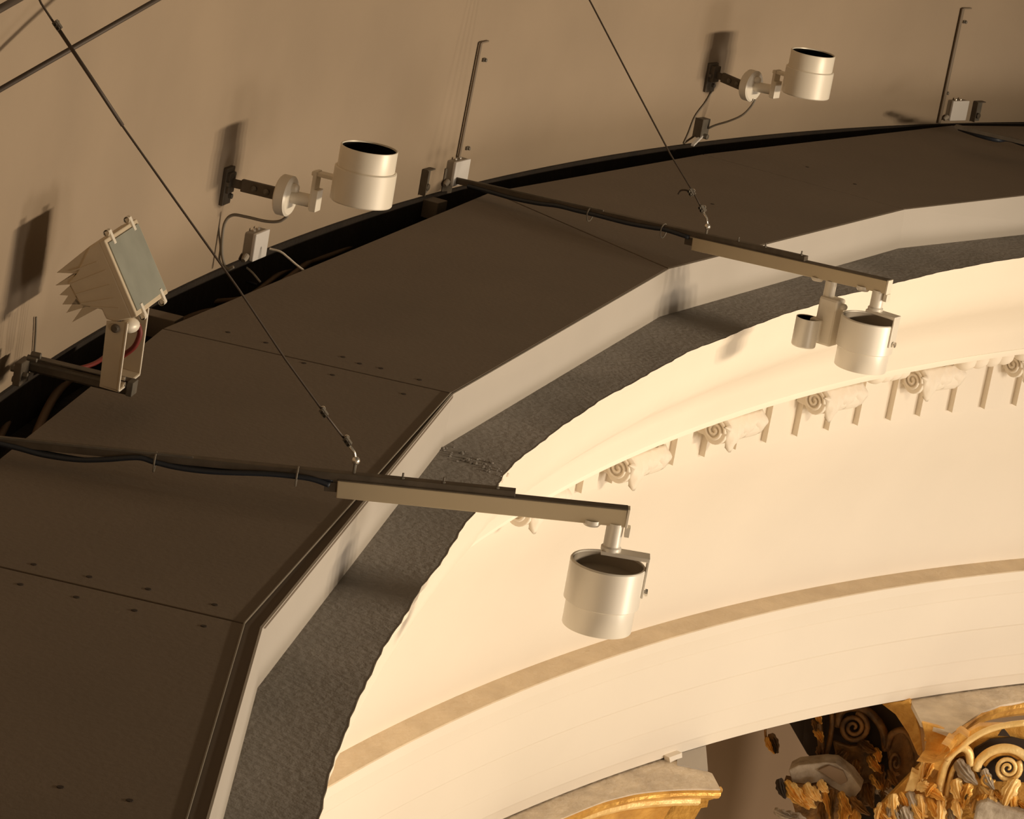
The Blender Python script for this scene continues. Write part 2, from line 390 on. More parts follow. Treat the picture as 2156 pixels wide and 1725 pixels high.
for (x0, y0, x1, y1, lab) in ((880, 432, 912, 437, 'small dark wooden bearer in the gap left of the junction box'), (312, 676, 352, 690, 'small brown wooden bearer end beside the floodlight')):
    a, b = at_z(x0, y0, -.04), at_z(x1, y1, -.04); n = inward(a)
    tag(MB().box((a + b) / 2, n * .06, tang(n) * .035, V((0, 0, .03))).out('wooden_bearer', 'deck', bevel=.002), lab, 'block')

# ------------------------------------------------------------------ spotlight head
def spot_head(parent, c, up, arm_dir, s=1.0, m='lampw', shut=False):
    """c: middle of the joint between body and snoot; up: direction of the snoot; arm_dir: side of the pivot"""
    up = V(up).normalized()
    r1, r2, h1, h2 = .089 * s, .082 * s, .100 * s, .060 * s
    # body, open shallow back
    MB().lathe(c, up, [(r2 - .004, -.004), (r1 - .004, -.001), (r1, -.004), (r1, -h1 + .003), (r1 - .002, -h1), (r1 - .006, -h1), (r1 - .007, -h1 + .035), (0, -h1 + .036)], 56).out('housing', m, parent, smooth=False, bevel=0)
    MB().lathe(c, up, [(r1 - .0072, -h1 + .004), (r1 - .0072, -h1 + .034), (0, -h1 + .034)], 48).out('back_plate', 'boxd', parent)
    MB().lathe(c, up, [(r2, -.005), (r2, h2 - .002), (r2 - .001, h2), (r2 - .004, h2), (r2 - .005, h2 - .01), (r2 - .005, .0)], 56).out('snoot', m, parent)
    MB().lathe(c, up, [(r2 - .0055, h2 - .004), (r2 - .0055, -.02), (0, -.02)], 48).out('baffle', 'black', parent)
for nm in (): pass

def smooth_by_angle(o, deg=30):
    me = o.data
    for p in me.polygons: p.use_smooth = True
    try: me.set_sharp_from_angle(angle=math.radians(deg))
    except Exception: pass

# spotlights on the drum wall
def wall_spot(base_px, dark_px, arm_end_px, disc_px, rdisc, hub_px, plate_px, can_px, label, cord=None, s=1.0):
    Bp = at_R(*base_px, R0); n = inward(Bp); t = tang(n)
    def q(x, y, w=0.0): return at_P(x, y, Bp, t) + t * w
    th = thing('wall_spotlight', label, 'spotlight', Bp, 'uplighters on the drum wall')
    # wall bracket
    mb = MB(); c = q(*dark_px); mb.box(Bp + n * .006, n * .006, t * .03, V((0, 0, .055)))
    mb.box(c + n * .0, n * .014, t * .022, V((0, 0, .03))); mb.out('wall_plate', 'dsteel', th, bevel=.002)
    for dz, w in ((.035, .012), (-.03, .012), (.01, -.022)): MB().lathe(Bp + n * .012 + V((0, 0, dz)) + t * w, n, [(.008, 0), (.008, .010), (0, .010)], 8).out('bolt', 'steel', th)
    a, b = q(*dark_px), q(*arm_end_px)
    MB().bar(a, b, .006, .026).bar(a + (b - a) * .28, b, .016, .036).out('arm', 'dsteel', th, bevel=.002)
    for k in (.55, .8): MB().lathe(a + (b - a) * k - t * .009, -t, [(.009, 0), (.009, .003), (.003, .006), (0, .006)], 8).out('arm_bolt', 'steel', th)
    d = q(*disc_px); MB().lathe(d, n, [(0, -.016), (rdisc - .004, -.016), (rdisc, -.012), (rdisc, .016), (rdisc - .006, .021), (0, .022)], 48).out('round_canopy', 'lampw', th)
    h0 = q(*hub_px); p0 = q(*plate_px[0]); p1 = q(*plate_px[1])
    MB().lathe(d + (h0 - d) * .2, (h0 - d), [(.019, 0), (.019, (p0 - d).length * .62 + .02)], 24).out('hub', 'lampw', th)
    MB().lathe(d + n * .02 + V((0, 0, .028)) + t * -.006, n, [(.013, 0), (.013, .014), (.009, .02), (0, .021)], 16).out('cord_grip', 'lampw', th)
    # vertical plate then horizontal arm to the head
    cc = q(*can_px)
    pc = q(*plate_px[0]); top = q(*plate_px[1])
    mb = MB(); mb.box((pc + top) / 2, n * .006, t * .020, Z * ((top.z - pc.z) / 2 + .0)); mb.box(pc + Z * .028, n * .010, t * .021, Z * .032)
    e = cc + (top - cc); e.z = top.z
    mb.bar(top - Z * .008 - n * .004, V((cc.x, cc.y, top.z - .008)) - n * .075 * s, .034, .012)
    mb.out('bracket_arm', 'lampw', th, bevel=.002)
    spot_head(th, cc, Z, n, s)
    return th, q, d
sA, qA, dA = wall_spot((474, 390), (480, 383), (584, 408), (600, 411), .059, (640, 420), ((662, 441), (664, 358)), (771, 354),
          'beige uplighter spotlight on the drum wall at left, above the pale-lidded junction box')
sB, qB, dB = wall_spot((1494, 162), (1503, 155), (1566, 182), (1580, 180), .059, (1610, 186), ((1630, 204), (1634, 146)), (1706, 144),
          'smaller-looking beige uplighter spotlight high on the drum wall at upper right', s=1.0)
for k, (ps, lab) in enumerate((([(606, 455), (588, 466), (560, 466), (520, 457), (490, 453), (474, 468), (468, 500), (468, 540), (478, 566), (492, 562)], 'brown cord looping down from the left wall spotlight'),
                ([(461, 432), (460, 480), (464, 520), (462, 548), (474, 566)], 'thin cord hanging from the bracket of the left wall spotlight'))):
    cable('lamp_cord', [qA(x, y) for x, y in ps], (.0045, .003)[k], 'gcable', lab, 'cord')
cable('lamp_cord', [qB(x, y) for x, y in ((1590, 210), (1580, 226), (1562, 243), (1535, 255), (1508, 263), (1492, 270))], .0042, 'gcable', 'grey cord curving down from the upper right wall spotlight', 'cord')
cable('lamp_cord', [at_R(x, y, R0 - .006) for x, y in ((1500, 190), (1486, 215), (1464, 245), (1450, 280), (1440, 302))], .003, 'gcable', 'thin cord running down the wall left of the small grey box', 'cord')

# ------------------------------------------------------------------ junction boxes, plates and conduits on the drum wall
def jbox(px, w, d, h, label, lid='boxw'):
    """px: top corner nearest the camera on the inward face"""
    B0 = at_R(*px, R0 - d); n = inward(B0); t = tang(n)
    th = thing('junction_box', label, 'junction box', B0 - n * d)
    c = B0 + t * w / 2 - Z * h / 2
    MB().box(c - n * (d / 2 + .004), n * (d / 2 - .004), t * w / 2, Z * h / 2).out('box_body', 'boxd', th, bevel=.004)
    MB().box(c - n * .006, n * .006, t * (w / 2 + .001), Z * (h / 2 + .001)).out('lid', lid, th, bevel=.003)  # lid paler than the body: light from the drum centre put into its colour
    for k in (-.02, .012): MB().lathe(c - n * d * .5 + Z * (h / 2) + t * k, Z, [(.005, 0), (.005, .006), (.003, .009), (0, .009)], 8).out('cable_gland', 'bright', th)
    mb = MB(); mb.lathe(c - n * d * .5 - t * (w / 2) - Z * (h / 2 - .014), -t - Z * .6, [(.010, 0), (.010, .014), (.007, .024), (0, .024)], 12)
    mb.out('cable_gland', 'boxd', th)
    return th, n, t, c
j1 = jbox((541, 495), .10, .045, .082, 'pale-lidded junction box hanging over the gap below the left spotlight')
j2 = jbox((962, 343), .105, .042, .082, 'pale-lidded junction box at the foot of the left conduit')
j3 = jbox((2009, 214), .105, .036, .082, 'pale-lidded junction box at the foot of the right conduit')
# small grey isolator behind the cord of the upper right spotlight
th = thing('small_wall_box', 'small grey open box on the wall below the upper right spotlight', 'box', at_R(1480, 270, R0))
P = at_R(1478, 268, R0 - .02); n = inward(P); t = tang(n)
MB().box(P, n * .016, t * .028, Z * .034).out('box_body', 'steel', th, bevel=.003)
MB().box(P - t * .029, n * .018, t * .002, Z * .036).out('side_plate', 'dsteel', th)
MB().bar(at_R(1481, 283, R0 - .03), at_R(1458, 306, R0 - .05), .012, .008).out('strap', 'boxw', th)
MB().lathe(P - Z * .03 + n * .02, n, [(.010, -.01), (.010, .012), (0, .014)], 10).out('gland', 'steel', th)
# U plates
def uplate(px0, px1, label):
    a, b = at_R(*px0, R0), at_R(*px1, R0); n = inward(a); t = tang(n); h = a.z - b.z; w = .055
    th = thing('mounting_plate', label, 'bracket', a)
    MB().box(a + t * w / 2 - Z * h / 2 + n * .003, n * .003, t * w / 2, Z * h / 2).out('back_plate', 'steel', th)
    MB().box(a - Z * h / 2 + n * .014, n * .012, t * .002, Z * h / 2).out('flange', 'dsteel', th)
    MB().box(a + t * w / 2 + n * .012, n * .010, t * w / 2, Z * .002).out('flange', 'dsteel', th)
    MB().lathe(a + t * w * .6 - Z * h * .72 + n * .006, n, [(.012, 0), (.012, .012), (0, .014)], 8).out('nut', 'dsteel', th)
uplate((889, 357), (885, 408), 'small bent steel plate left of the middle junction box')
uplate((2050, 213), (2046, 254), 'small bent steel plate right of the far right junction box')
for (p0, p1, clips, lab) in (((1013, 90), (966, 332), ((1019, 126), (984, 312)), 'thin vertical conduit with hooked top at upper centre'),
                             ((2028, 18), (1977, 260), ((2031, 46), (1993, 196)), 'thin vertical conduit with hooked top at upper right')):
    a, b = at_R(*p0, R0 - .012), at_R(*p1, R0 - .012); n = inward(a); t = tang(n)
    th = thing('conduit', lab, 'conduit', b)
    MB().bar(b, a, .011 if p0[0] < 1500 else .015, .008, n).out('tube', 'conduit', th, bevel=.002)
    MB().bar(a, a + t * .06 - n * .004, .006, .005).out('hook', 'conduit', th)
    for cpx in clips:
        c = at_R(*cpx, R0 - .004); MB().box(c, n * .004, t * .010, Z * .006).lathe(c + n * .004, n, [(.006, 0), (.006, .006), (0, .008)], 8).out('clip', 'steel', th)
# glands and white leads around the left junction box
n1, t1, c1 = j1[1:]
def jq(x, y, w=0): return at_P(x, y, c1, t1) + t1 * w
cable('lead', [jq(x, y) for x, y in ((568, 524), (590, 530), (606, 542), (622, 556), (640, 570))], .0035, 'wcable', 'white lead leaving the right side of the left junction box', 'lead')
cable('lead', [jq(x, y, -.02) for x, y in ((508, 546), (490, 548), (484, 562), (492, 574), (500, 560), (515, 556), (535, 570), (554, 592))], .0035, 'wcable', 'white lead looping under the left junction box to the deck', 'lead')
cable('lead', [jq(x, y) for x, y in ((455, 546), (470, 556), (486, 570), (500, 585), (540, 600))], .004, 'cable', 'dark lead drooping into the gap beside the wire foot', 'lead')

# ------------------------------------------------------------------ cantilever beams with their downlights
ZR = 0.092; SL = 0.075      # height at the start of the track and rise per metre towards the tip
def beam(start_px, strut_px, tip_px, wall_px, label, track=True, up_h=.042):
    a, s_, b = at_z(*start_px, ZR), at_z(*strut_px, ZR + SL * .42), at_z(*tip_px, ZR + SL * .65)
    d = (b - a).normalized(); dh = V((d.x, d.y, 0)).normalized(); side = d.cross(Z).normalized()
    if side.dot(CAM - a) < 0: side = -side
    wall = a - d * 0.9
    # run back until the drum wall
    for k in range(200):
        if rad(a - d * (k * .01)) > R0 - .004: wall = a - d * (k * .01); break
    th = thing('lighting_beam', label, 'beam', wall)
    w = .030
    if track:
        MB().bar(a + side * -w / 2 - Z * up_h / 2, b - side * w / 2 - Z * up_h / 2, w, up_h).out('track', 'track', th, bevel=.002)
        MB().bar(a - side * w / 2 + Z * .0015, b - side * w / 2 + Z * .0015, w + .001, .003).out('track_cover', 'dsteel', th)
        MB().box(b + d * .003 - side * w / 2 - Z * up_h / 2, d * .003, side * (w / 2 + .001), Z * (up_h / 2 + .002)).out('end_cap', 'lampw', th, bevel=.001)
        MB().bar(a - d * .03 - side * w / 2 - Z * .018, a - side * w / 2 - Z * .018, w * .7, .022).out('feed_end', 'dsteel', th)
    e = a + d * ((s_ - a).dot(d))
    st0, st1 = wall - side * w / 2 + Z * .013, e - side * w / 2 + Z * .013
    mb = MB(); mb.bar(st0 - Z * .004, st1 - Z * .004, .026, .018); mb.out('strut', 'dsteel' if track else 'steel', th, bevel=.001)
    MB().bar(st0 + side * .011 + Z * .007, st0 + (st1 - st0) * .45 + side * .011 + Z * .007, .006, .005).out('strut_lip', 'steel', th)
    mb = MB(); mb.box(wall + d * .004 + Z * .005, d * .004, side * .03, Z * .045); mb.out('foot_plate', 'dsteel', th, bevel=.002)
    return th, a, b, d, side, wall, w
b1, a1, t1_, d1, s1, w1, bw = beam((712, 1013), (1085, 1037), (1322, 1075), None, 'near steel lighting beam with beige track reaching out across the picture')
b2, a2, t2_, d2, s2, w2, _ = beam((1459, 500), (1705, 547), (1868, 592), None, 'far steel lighting beam with beige track carrying two lamps')
# the third beam leaves at the right edge
f0, f1 = at_z(2012, 266, ZR), at_z(2156, 300, ZR)
e3 = f0 + (f1 - f0).normalized() * 1.1
th3 = thing('lighting_beam', 'thin dark beam end leaving the photo at its upper right edge', 'beam', f0)
MB().bar(f0, e3, .026, .014).out('strut', 'dsteel', th3)
cable('cable', [at_z(x, y, ZR - .02) for x, y in ((2020, 270), (2060, 284), (2100, 294), (2125, 293), (2165, 305), (2250, 318))], .011, 'cable', 'black cable tied under the beam at the upper right edge')
def plane_pt(A0, d): 
    nn = d.cross(Z).normalized()
    return lambda x, y, o=0.0: at_P(x, y, A0, nn) + nn * o
p1 = plane_pt(a1 + s1 * .003, d1); p2 = plane_pt(a2 + s2 * .003, d2)
def topz(P, a, d): return a.z + V((P.x - a.x, P.y - a.y, 0)).dot(V((d.x, d.y, 0)).normalized()) * d.z / math.hypot(d.x, d.y)
k1, k2 = V((d1.x, d1.y, 0)).normalized(), V((d2.x, d2.y, 0)).normalized()
# bolts on the strut tops
for (pp, pts, th, aa, dd) in ((p1, ((848, 1004), (934, 1015), (1048, 1024)), b1, a1, d1), (p2, ((1551, 506), (1608, 519), (1683, 540)), b2, a2, d2)):
    for (x, y) in pts:
        P = pp(x, y, 0); P.z = topz(P, aa, dd) + .018; P = P - (s1 if pp is p1 else s2) * .012
        MB().lathe(P, Z, [(.005, -.006), (.005, .004), (.0025, .004), (.0025, .014), (0, .014)], 8).out('bolt', 'steel', th)
# cables and ties under the struts
ties = {0: ((326, 968), (625, 1002)), 1: ((1240, 443), (1395, 478))}
c1pts = ((-60, 922), (30, 942), (90, 958), (160, 968), (220, 968), (290, 964), (327, 974), (380, 986), (450, 994), (560, 998), (625, 1004), (660, 1010), (694, 1022))
c1b = ((-60, 925), (40, 946), (120, 962), (190, 972), (260, 966), (326, 970), (400, 986), (480, 996), (600, 1002), (655, 1012), (700, 1014))
c2pts = ((985, 392), (1030, 404), (1080, 418), (1130, 428), (1175, 434), (1215, 444), (1250, 452), (1320, 470), (1375, 480), (1400, 484), (1450, 500))
cable('cable', [p1(x, y) for x, y in c1pts], .0065, 'cable', 'dark blue cable sagging under the near lighting beam')
cable('cable', [p1(x, y) - s1 * .012 for x, y in c1b], .0055, 'cable', 'second dark cable beside the blue one under the near beam')
cable('cable', [p2(x, y) for x, y in c2pts], .0070, 'cable', 'dark cable sagging under the far lighting beam')
for k, pp, th, dd, ss, aa in ((0, p1, b1, d1, s1, a1), (1, p2, b2, d2, s2, a2)):
    for (x, y) in ties[k]:
        P = pp(x, y); P.z = topz(P, aa, dd) + .004
        pts = [P + ss * (.019 * math.cos(q)) - ss * .012 + Z * (.023 * math.sin(q) - .006) for q in [i * TAU / 16 for i in range(17)]]
        MB().tube(pts, .0022, 6).out('cable_tie', 'gcable', th)
# downlight heads
def beam_head(pp, a, d, side, top_px, stem_px, label, m='lamps'):
    """top_px: middle of the upper rim of the body"""
    rim = pp(*top_px); rim = rim - side * (.015 + .003)
    st = pp(*stem_px) - side * .018
    th = thing('track_spotlight', label, 'spotlight', V((rim.x, rim.y, topz(rim, a, d) - .045)), 'downlight spotlights under the beams')
    zt_ = rim.z; zb = topz(st, a, d) - .041
    d = V((d.x, d.y, 0)).normalized()
    plate_z = zt_ + .030
    MB().lathe(V((st.x, st.y, plate_z)), Z, [(.024, 0), (.024, .008), (.020, .012), (.020, zb - plate_z + .004), (0, zb - plate_z + .004)], 28).out('stem', m, th)
    c = V((st.x, st.y, plate_z))
    x0, x1 = -.022, (rim - c).dot(d) + .093
    MB().box(c + d * (x0 + x1) / 2 - Z * .004, d * (x1 - x0) / 2, side * .022, Z * .005).out('bracket_plate', 'lamps', th, bevel=.0015)
    e = c + d * (x1 - .003)
    MB().box(e - Z * .05, d * .0025, side * .020, Z * .048).out('bracket_leg', 'lamps', th, bevel=.001)
    MB().lathe(e - Z * .088, d, [(.006, -.01), (.006, .006), (.009, .006), (.009, .012), (0, .013)], 12).out('pivot_screw', 'bright', th)
    MB().lathe(V((st.x, st.y, zb)) + d * -.055, Z, [(.0, -.012), (.018, -.012), (.022, -.006), (.022, .003)], 20).out('adapter_knob', m, th)
    MB().box(V((st.x, st.y, zb - .012)) + d * .03, d * .006, side * .012, Z * .012).out('locking_lever', 'lampw', th, bevel=.001)
    spot_head(th, rim - Z * .100, -Z, d, 1.0, m)
    return th
beam_head(p1, a1, d1, s1, (1281, 1189), (1290, 1140), 'large silver downlight spotlight hanging from the tip of the near beam')
beam_head(p2, a2, d2, s2, (1826, 672), (1840, 640), 'silver downlight spotlight at the tip of the far beam')
# twin-barrel lamp with its gear box on the far beam
g = p2(1738, 675) - s2 * .018
th = thing('track_gear_lamp', 'small beige lamp barrel with tall gear box under the middle of the far beam', 'spotlight', V((g.x, g.y, topz(g, a2, d2) - .045)))
stm = p2(1743, 605) - s2 * .018
zgb = topz(stm, a2, d2) - .041
ztop = p2(1738, 624).z; zbot = p2(1738, 728).z
MB().lathe(V((stm.x, stm.y, ztop)), Z, [(.018, 0), (.018, zgb - ztop)], 24).out('stem', 'lampw', th)
gc = V((g.x, g.y, (ztop + zbot) / 2))
MB().box(gc + k2 * .002, k2 * .034, s2 * .028, Z * (ztop - zbot) / 2).out('gear_box', 'lampw', th, bevel=.008)
MB().lathe(gc + k2 * .036 + Z * .055, k2, [(.011, 0), (.011, .012), (.007, .018), (0, .018)], 12).out('knob', 'lampw', th)
bc = p2(1706, 696) + s2 * .030
hb = .046
MB().lathe(bc, Z, [(0, -hb), (.036, -hb), (.0385, -hb + .004), (.0385, hb), (.036, hb), (.036, hb - .02), (0, hb - .022)], 40).out('barrel', 'lamps', th)
MB().lathe(bc, Z, [(.0355, hb - .002), (.0355, hb - .018), (0, hb - .018)], 32).out('baffle', 'black', th)
MB().box((bc + gc) / 2 - Z * .01 - Z * .0, k2 * .020, s2 * .02, Z * .035).out('link', 'lampw', th, bevel=.004)
MB().lathe(V((stm.x, stm.y, zgb)) - d2 * .05, Z, [(0, -.010), (.016, -.010), (.020, -.004), (.020, .002)], 20).out('adapter_knob', 'lampw', th)

# ------------------------------------------------------------------ stay wires
def wire(pp, path, clips, shackle, label, sleeve=None):
    th = thing('stay_wire', label, 'wire', pp(*path[-1]))
    P = [pp(x, y) - (s1 if pp is p1 else s2) * .018 for x, y in path]
    up_ = (P[0] - P[-1]).normalized(); q_ = P[0]
    for k in range(400):                      # on up to its anchor in the drum wall
        if rad(q_ + up_ * .01) > R0 or q_.z > 3.1: break
        q_ = q_ + up_ * .01
    P = [q_] + P
    MB().tube(P, .0027, 6).out('wire', 'wire', th, smooth=True)
    if sleeve:
        Q = [pp(x, y) - s1 * .018 for x, y in sleeve]; MB().tube(Q, .0046, 8).out('sleeve', 'wire', th, smooth=True)
    for (x, y, big) in clips:
        c = pp(x, y) - s1 * .018; dr = (P[0] - P[-1]).normalized(); sd = dr.cross(Z).normalized()
        mb = MB(); mb.box(c, dr * .011, sd * .009, dr.cross(sd) * .006)
        mb.lathe(c + dr * .005, sd, [(.004, -.016), (.004, .017), (0, .018)], 8); mb.lathe(c - dr * .005, sd, [(.004, -.016), (.004, .017), (0, .018)], 8)
        mb.out('wire_clip', 'steel', th)
        MB().lathe(c + dr * .005 + sd * .016, sd, [(.006, -.002), (.006, .004), (0, .005)], 8).out('clip_nut', 'bright', th)
    a, b = [pp(x, y) - s1 * .018 for x, y in shackle]
    MB().tube([a, (a + b) / 2 + d1 * .006, b], .004, 8).out('hook', 'bright', th, smooth=True)
    MB().sphere(b, .010, n=6).out('eye', 'bright', th, smooth=True)
    MB().lathe(b - Z * .035, Z, [(.004, 0), (.004, .03), (0, .03)], 8).out('eye_bolt', 'steel', th)
    return th
wire(p1, [(66, -30), (84, 10), (118, 62), (180, 155), (258, 272), (370, 430), (500, 612), (600, 762), (680, 872), (728, 934)],
     ((118, 56, 1), (680, 873, 1), (730, 934, 1)), ((730, 938), (748, 975)), 'long steel stay wire slanting down to the near beam', sleeve=[(115, 56), (190, 168), (256, 268)])
wire(p2, [(1222, -24), (1240, 10), (1330, 183), (1405, 325), (1455, 408), (1486, 468)],
     ((1456, 408, 1), (1479, 443, 1)), ((1479, 445), (1490, 480)), 'steel stay wire slanting down to the far beam')
cable('wire_tail', [p2(x, y) - s2 * .018 for x, y in ((1422, 410), (1428, 402), (1440, 402), (1452, 408))], .003, 'wire', 'short bent wire end at the clip above the far beam', 'wire')
# dark rods in front of the wall at the upper left
a, b = at_R(-60, 223, R0 - .06), at_R(420, -52, R0 - .30)
b = b + (b - a) * .8
tag(MB().tube([a, b], .0065, 10).out('steel_rod', 'wire', smooth=True), 'thin dark rod crossing behind the stay wire at the upper left', 'rod')
a, b = at_R(-60, 52, R0 - .12), at_R(80, -26, R0 - .12)
tag(MB().tube([a, b], .009, 10).out('steel_rod', 'wire', smooth=True), 'short piece of dark rod in the top left corner', 'rod')

# ------------------------------------------------------------------ floodlight
Pf = at_R(230, 590, R0 - .30); nf = inward(Pf); tf = tang(nf)
def fq(x, y, w=0.0): return at_P(x, y, Pf, tf) + tf * w
FW = .27
fl = thing('floodlight', 'finned beige floodlight on a yoke at the left, glass facing up', 'floodlight', fq(240, 820))
body = [(209, 509), (278, 671), (240, 678), (223, 672), (214, 652), (194, 648), (170, 643), (160, 625), (148, 603), (143, 596), (160, 578), (188, 519)]
MB().prism([fq(x, y) for x, y in body], tf * FW).out('housing', 'flood', fl, bevel=.003)
teeth = [((188, 519), (160, 577), (118, 575)), ((158, 577), (144, 600), (115, 602)), ((146, 602), (160, 625), (124, 622)), ((150, 612), (168, 642), (130, 642)), ((160, 628), (180, 647), (138, 660)), ((175, 645), (205, 650), (150, 680))]
for tr in teeth:
    MB().prism([fq(x, y, .004) for x, y in tr], tf * (FW - .008)).out('cooling_fin', 'flood', fl)
# raised ribs on the cheek
for (x0, y0, x1, y1) in ((150, 572, 205, 552), (150, 598, 222, 570), (160, 620, 232, 600), (170, 640, 240, 628), (190, 646, 250, 650)):
    MB().bar(fq(x0, y0, -.0005), fq(x1, y1, -.0005), .002, .003).out('cheek_rib', 'flood', fl)
g0, g1 = fq(209, 509), fq(278, 671); gd = (g1 - g0).normalized(); gn = gd.cross(tf).normalized()
if gn.dot(CAM - g0) < 0: gn = -gn
mid = (g0 + g1) / 2 + tf * FW / 2; L = (g1 - g0).length / 2
MB().box(mid + gn * .006, gd * L, tf * FW / 2, gn * .008).out('front_frame', 'flood', fl, bevel=.003)
MB().box(mid + gn * .014, gd * (L - .012), tf * (FW / 2 - .012), gn * .003).out('glass', 'glass', fl)
for sx in (-1, 1):
    for sy in (-.62, .62):
        c = mid + gd * sx * (L - .004) + tf * sy * FW / 2
        MB().box(c + gn * .012, gd * .018, tf * .008, gn * .007).lathe(c + gn * .01 + gd * sx * .014, tf, [(.008, -.012), (.008, .012), (0, .013)], 10).out('clip', 'lampw', fl, bevel=.001)
# yoke
yk = MB(); yk.prism([fq(x, y, -.006) for x, y in ((226, 675), (270, 678), (251, 823), (211, 811))], tf * .004); yk.out('yoke_leg', 'flood', fl)
yk = MB(); yk.prism([fq(x, y, FW * .62) for x, y in ((228, 675), (270, 678), (251, 823), (211, 811))], tf * .004)
o_ = yk.out('yoke_leg', 'flood', fl)
yk = MB(); yk.prism([fq(x, y, -.006) for x, y in ((211, 808), (251, 820), (251, 825), (211, 813))], tf * (FW * .62 + .01)); yk.out('yoke_base', 'flood', fl)
for w_ in (-.007, FW * .62 + .003):
    MB().tube([fq(270, 680, w_), fq(251, 822, w_)], .0025, 6).out('lit_yoke_edge', 'lampw', fl)  # paler tubes put the light along the yoke edges into colour
MB().tube([fq(251, 823, -.006), fq(251, 823, FW * .62)], .003, 6).out('lit_yoke_edge', 'lampw', fl)
MB().sphere(fq(266, 690, .03), .024, (tf * 1.3, nf, Z * .8), 8).out('clamp_knob', 'lampw', fl, smooth=True)
MB().lathe(fq(245, 690, -.008), -tf, [(.011, 0), (.011, .003), (.006, .006), (0, .006)], 12).out('pivot_bolt', 'dsteel', fl)
for y_ in (800, 812): MB().lathe(fq(252, y_, .02), nf, [(.006, -.004), (.006, .008), (0, .009)], 8).out('bolt', 'bright', fl)
cable('cable', [fq(x, y, .09) for x, y in ((268, 700), (272, 720), (262, 745), (246, 760), (222, 775))], .007, 'red', 'red cable hanging inside the yoke of the floodlight')
# its steel arm
arm_w = at_P(44, 778, Pf + tf * .03, tf)
ar = thing('support_arm', 'dark steel channel arm holding the floodlight off the wall', 'bracket', arm_w)
A0, A1 = fq(50, 778, .05), fq(262, 829, .05)
ad = (A1 - A0).normalized(); au = tf.cross(ad).normalized()
if au.z < 0: au = -au
mb = MB(); mb.box((A0 + A1) / 2, (A1 - A0) / 2, tf * .003, au * .017)
mb.box((A0 + A1) / 2 + au * .015 + tf * .015, (A1 - A0) / 2, tf * .018, au * .002); mb.box((A0 + A1) / 2 - au * .015 + tf * .015, (A1 - A0) / 2, tf * .018, au * .002)
mb.out('channel', 'dsteel', ar)
MB().bar(A0 - tf * .004 + au * .006, A1 - tf * .004 + au * .006, .002, .006, au).out('channel_lip', 'steel', ar)
MB().box(A1 + tf * .012, ad * .008, tf * .022, au * .018).out('end_clamp', 'steel', ar, bevel=.002)
MB().box(fq(40, 786, .02), nf * .010, tf * .035, Z * .030).out('wall_plate', 'dsteel', ar, bevel=.003)
for (x, y) in ((36, 800), (48, 790), (68, 755), (76, 748), (34, 778)):
    MB().lathe(fq(x, y, -.0), nf, [(.008, -.012), (.008, .012), (0, .014)], 8).out('wall_bolt', 'steel', ar)
cable('cable', [at_R(x, y, R0 - .008) for x, y in ((76, 668), (75, 700), (72, 746))], .003, 'gcable', 'thin pale cable down the wall above the floodlight arm')

# ------------------------------------------------------------------ altar tops and gilded carving below the architrave
def path_frames(pts, close=False):
    out = []
    for i, p in enumerate(pts):
        t_ = (pts[min(i + 1, len(pts) - 1)] - pts[max(i - 1, 0)]).normalized(); out.append((p, t_))
    return out
def moulding(pts, prof, name, m, parent, flip=1):
    """prof: (offset towards the back, z)"""
    vs, fs = [], []; k = len(prof)
    for p, t_ in path_frames(pts):
        nrm = V((t_.y, -t_.x, 0)) * flip
        for o, z in prof: vs.append(p - nrm * o + Z * z)
    for i in range(len(pts) - 1):
        for j in range(k - 1): fs.append((i * k + j, i * k + j + 1, (i + 1) * k + j + 1, (i + 1) * k + j))
    return obj(name, vs, fs, m, parent)
ZA = -2.672
front = [at_z(x, y, ZA) for x, y in ((1085, 1775), (1130, 1748), (1182, 1724), (1227, 1705), (1271, 1688), (1308, 1678), (1345, 1670), (1401, 1664), (1457, 1661.5), (1517, 1662))]
front = crom(front, 4)
side = [at_z(x, y, ZA) for x, y in ((1517, 1662), (1499.5, 1629), (1490, 1625), (1487, 1590), (1484, 1560))]
al = thing('altar_entablature', 'gilt-edged altar top with dusty stone-coloured surface at bottom centre', 'altarpiece', front[len(front) // 2])
back = [ell(10.6, ang(p), ZA) for p in (side[-1], front[0])]
n_ = len(front) + len(side) - 1
MB().prism(front + side[1:] + back, V((0, 0, -.012))).out('top_slab', 'shelf', al)
cen = (front[0] + side[-1]) / 2
prof = [(.0, -.006), (-.012, -.012), (-.014, -.024), (-.002, -.040), (.020, -.052), (.030, -.055)]
moulding(front, prof, 'gilt_corona', 'gold', al, -1 if (front[5] - cen).dot(V(((front[6] - front[5]).y, -(front[6] - front[5]).x, 0))) < 0 else 1)
fs_ = -1 if (front[5] - cen).dot(V(((front[6] - front[5]).y, -(front[6] - front[5]).x, 0))) < 0 else 1
moulding(front[:-2], [(.030, -.055), (.026, -.060), (.024, -.075), (.040, -.092), (.055, -.094)], 'gilt_fillet', 'goldp', al, fs_)
moulding(front[:-5], [(.055, -.094), (.080, -.12), (.12, -.20), (.15, -.40)], 'gilt_cove', 'gold', al, fs_)
Pe = front[-1]; nn = inward(Pe)
ends = [(1517, 1662), (1521, 1668), (1510, 1680), (1492, 1686), (1489, 1700), (1476, 1702), (1462, 1726), (1440, 1790), (1300, 1790), (1300, 1700), (1400, 1676), (1460, 1672)]
view = (CAM - Pe); view.z = 0; view.normalize()
Pb = Pe - view * .02
MB().prism([at_P(x, y, Pb, view) for x, y in ends], -view * .03).out('gilt_end', 'gold', al)
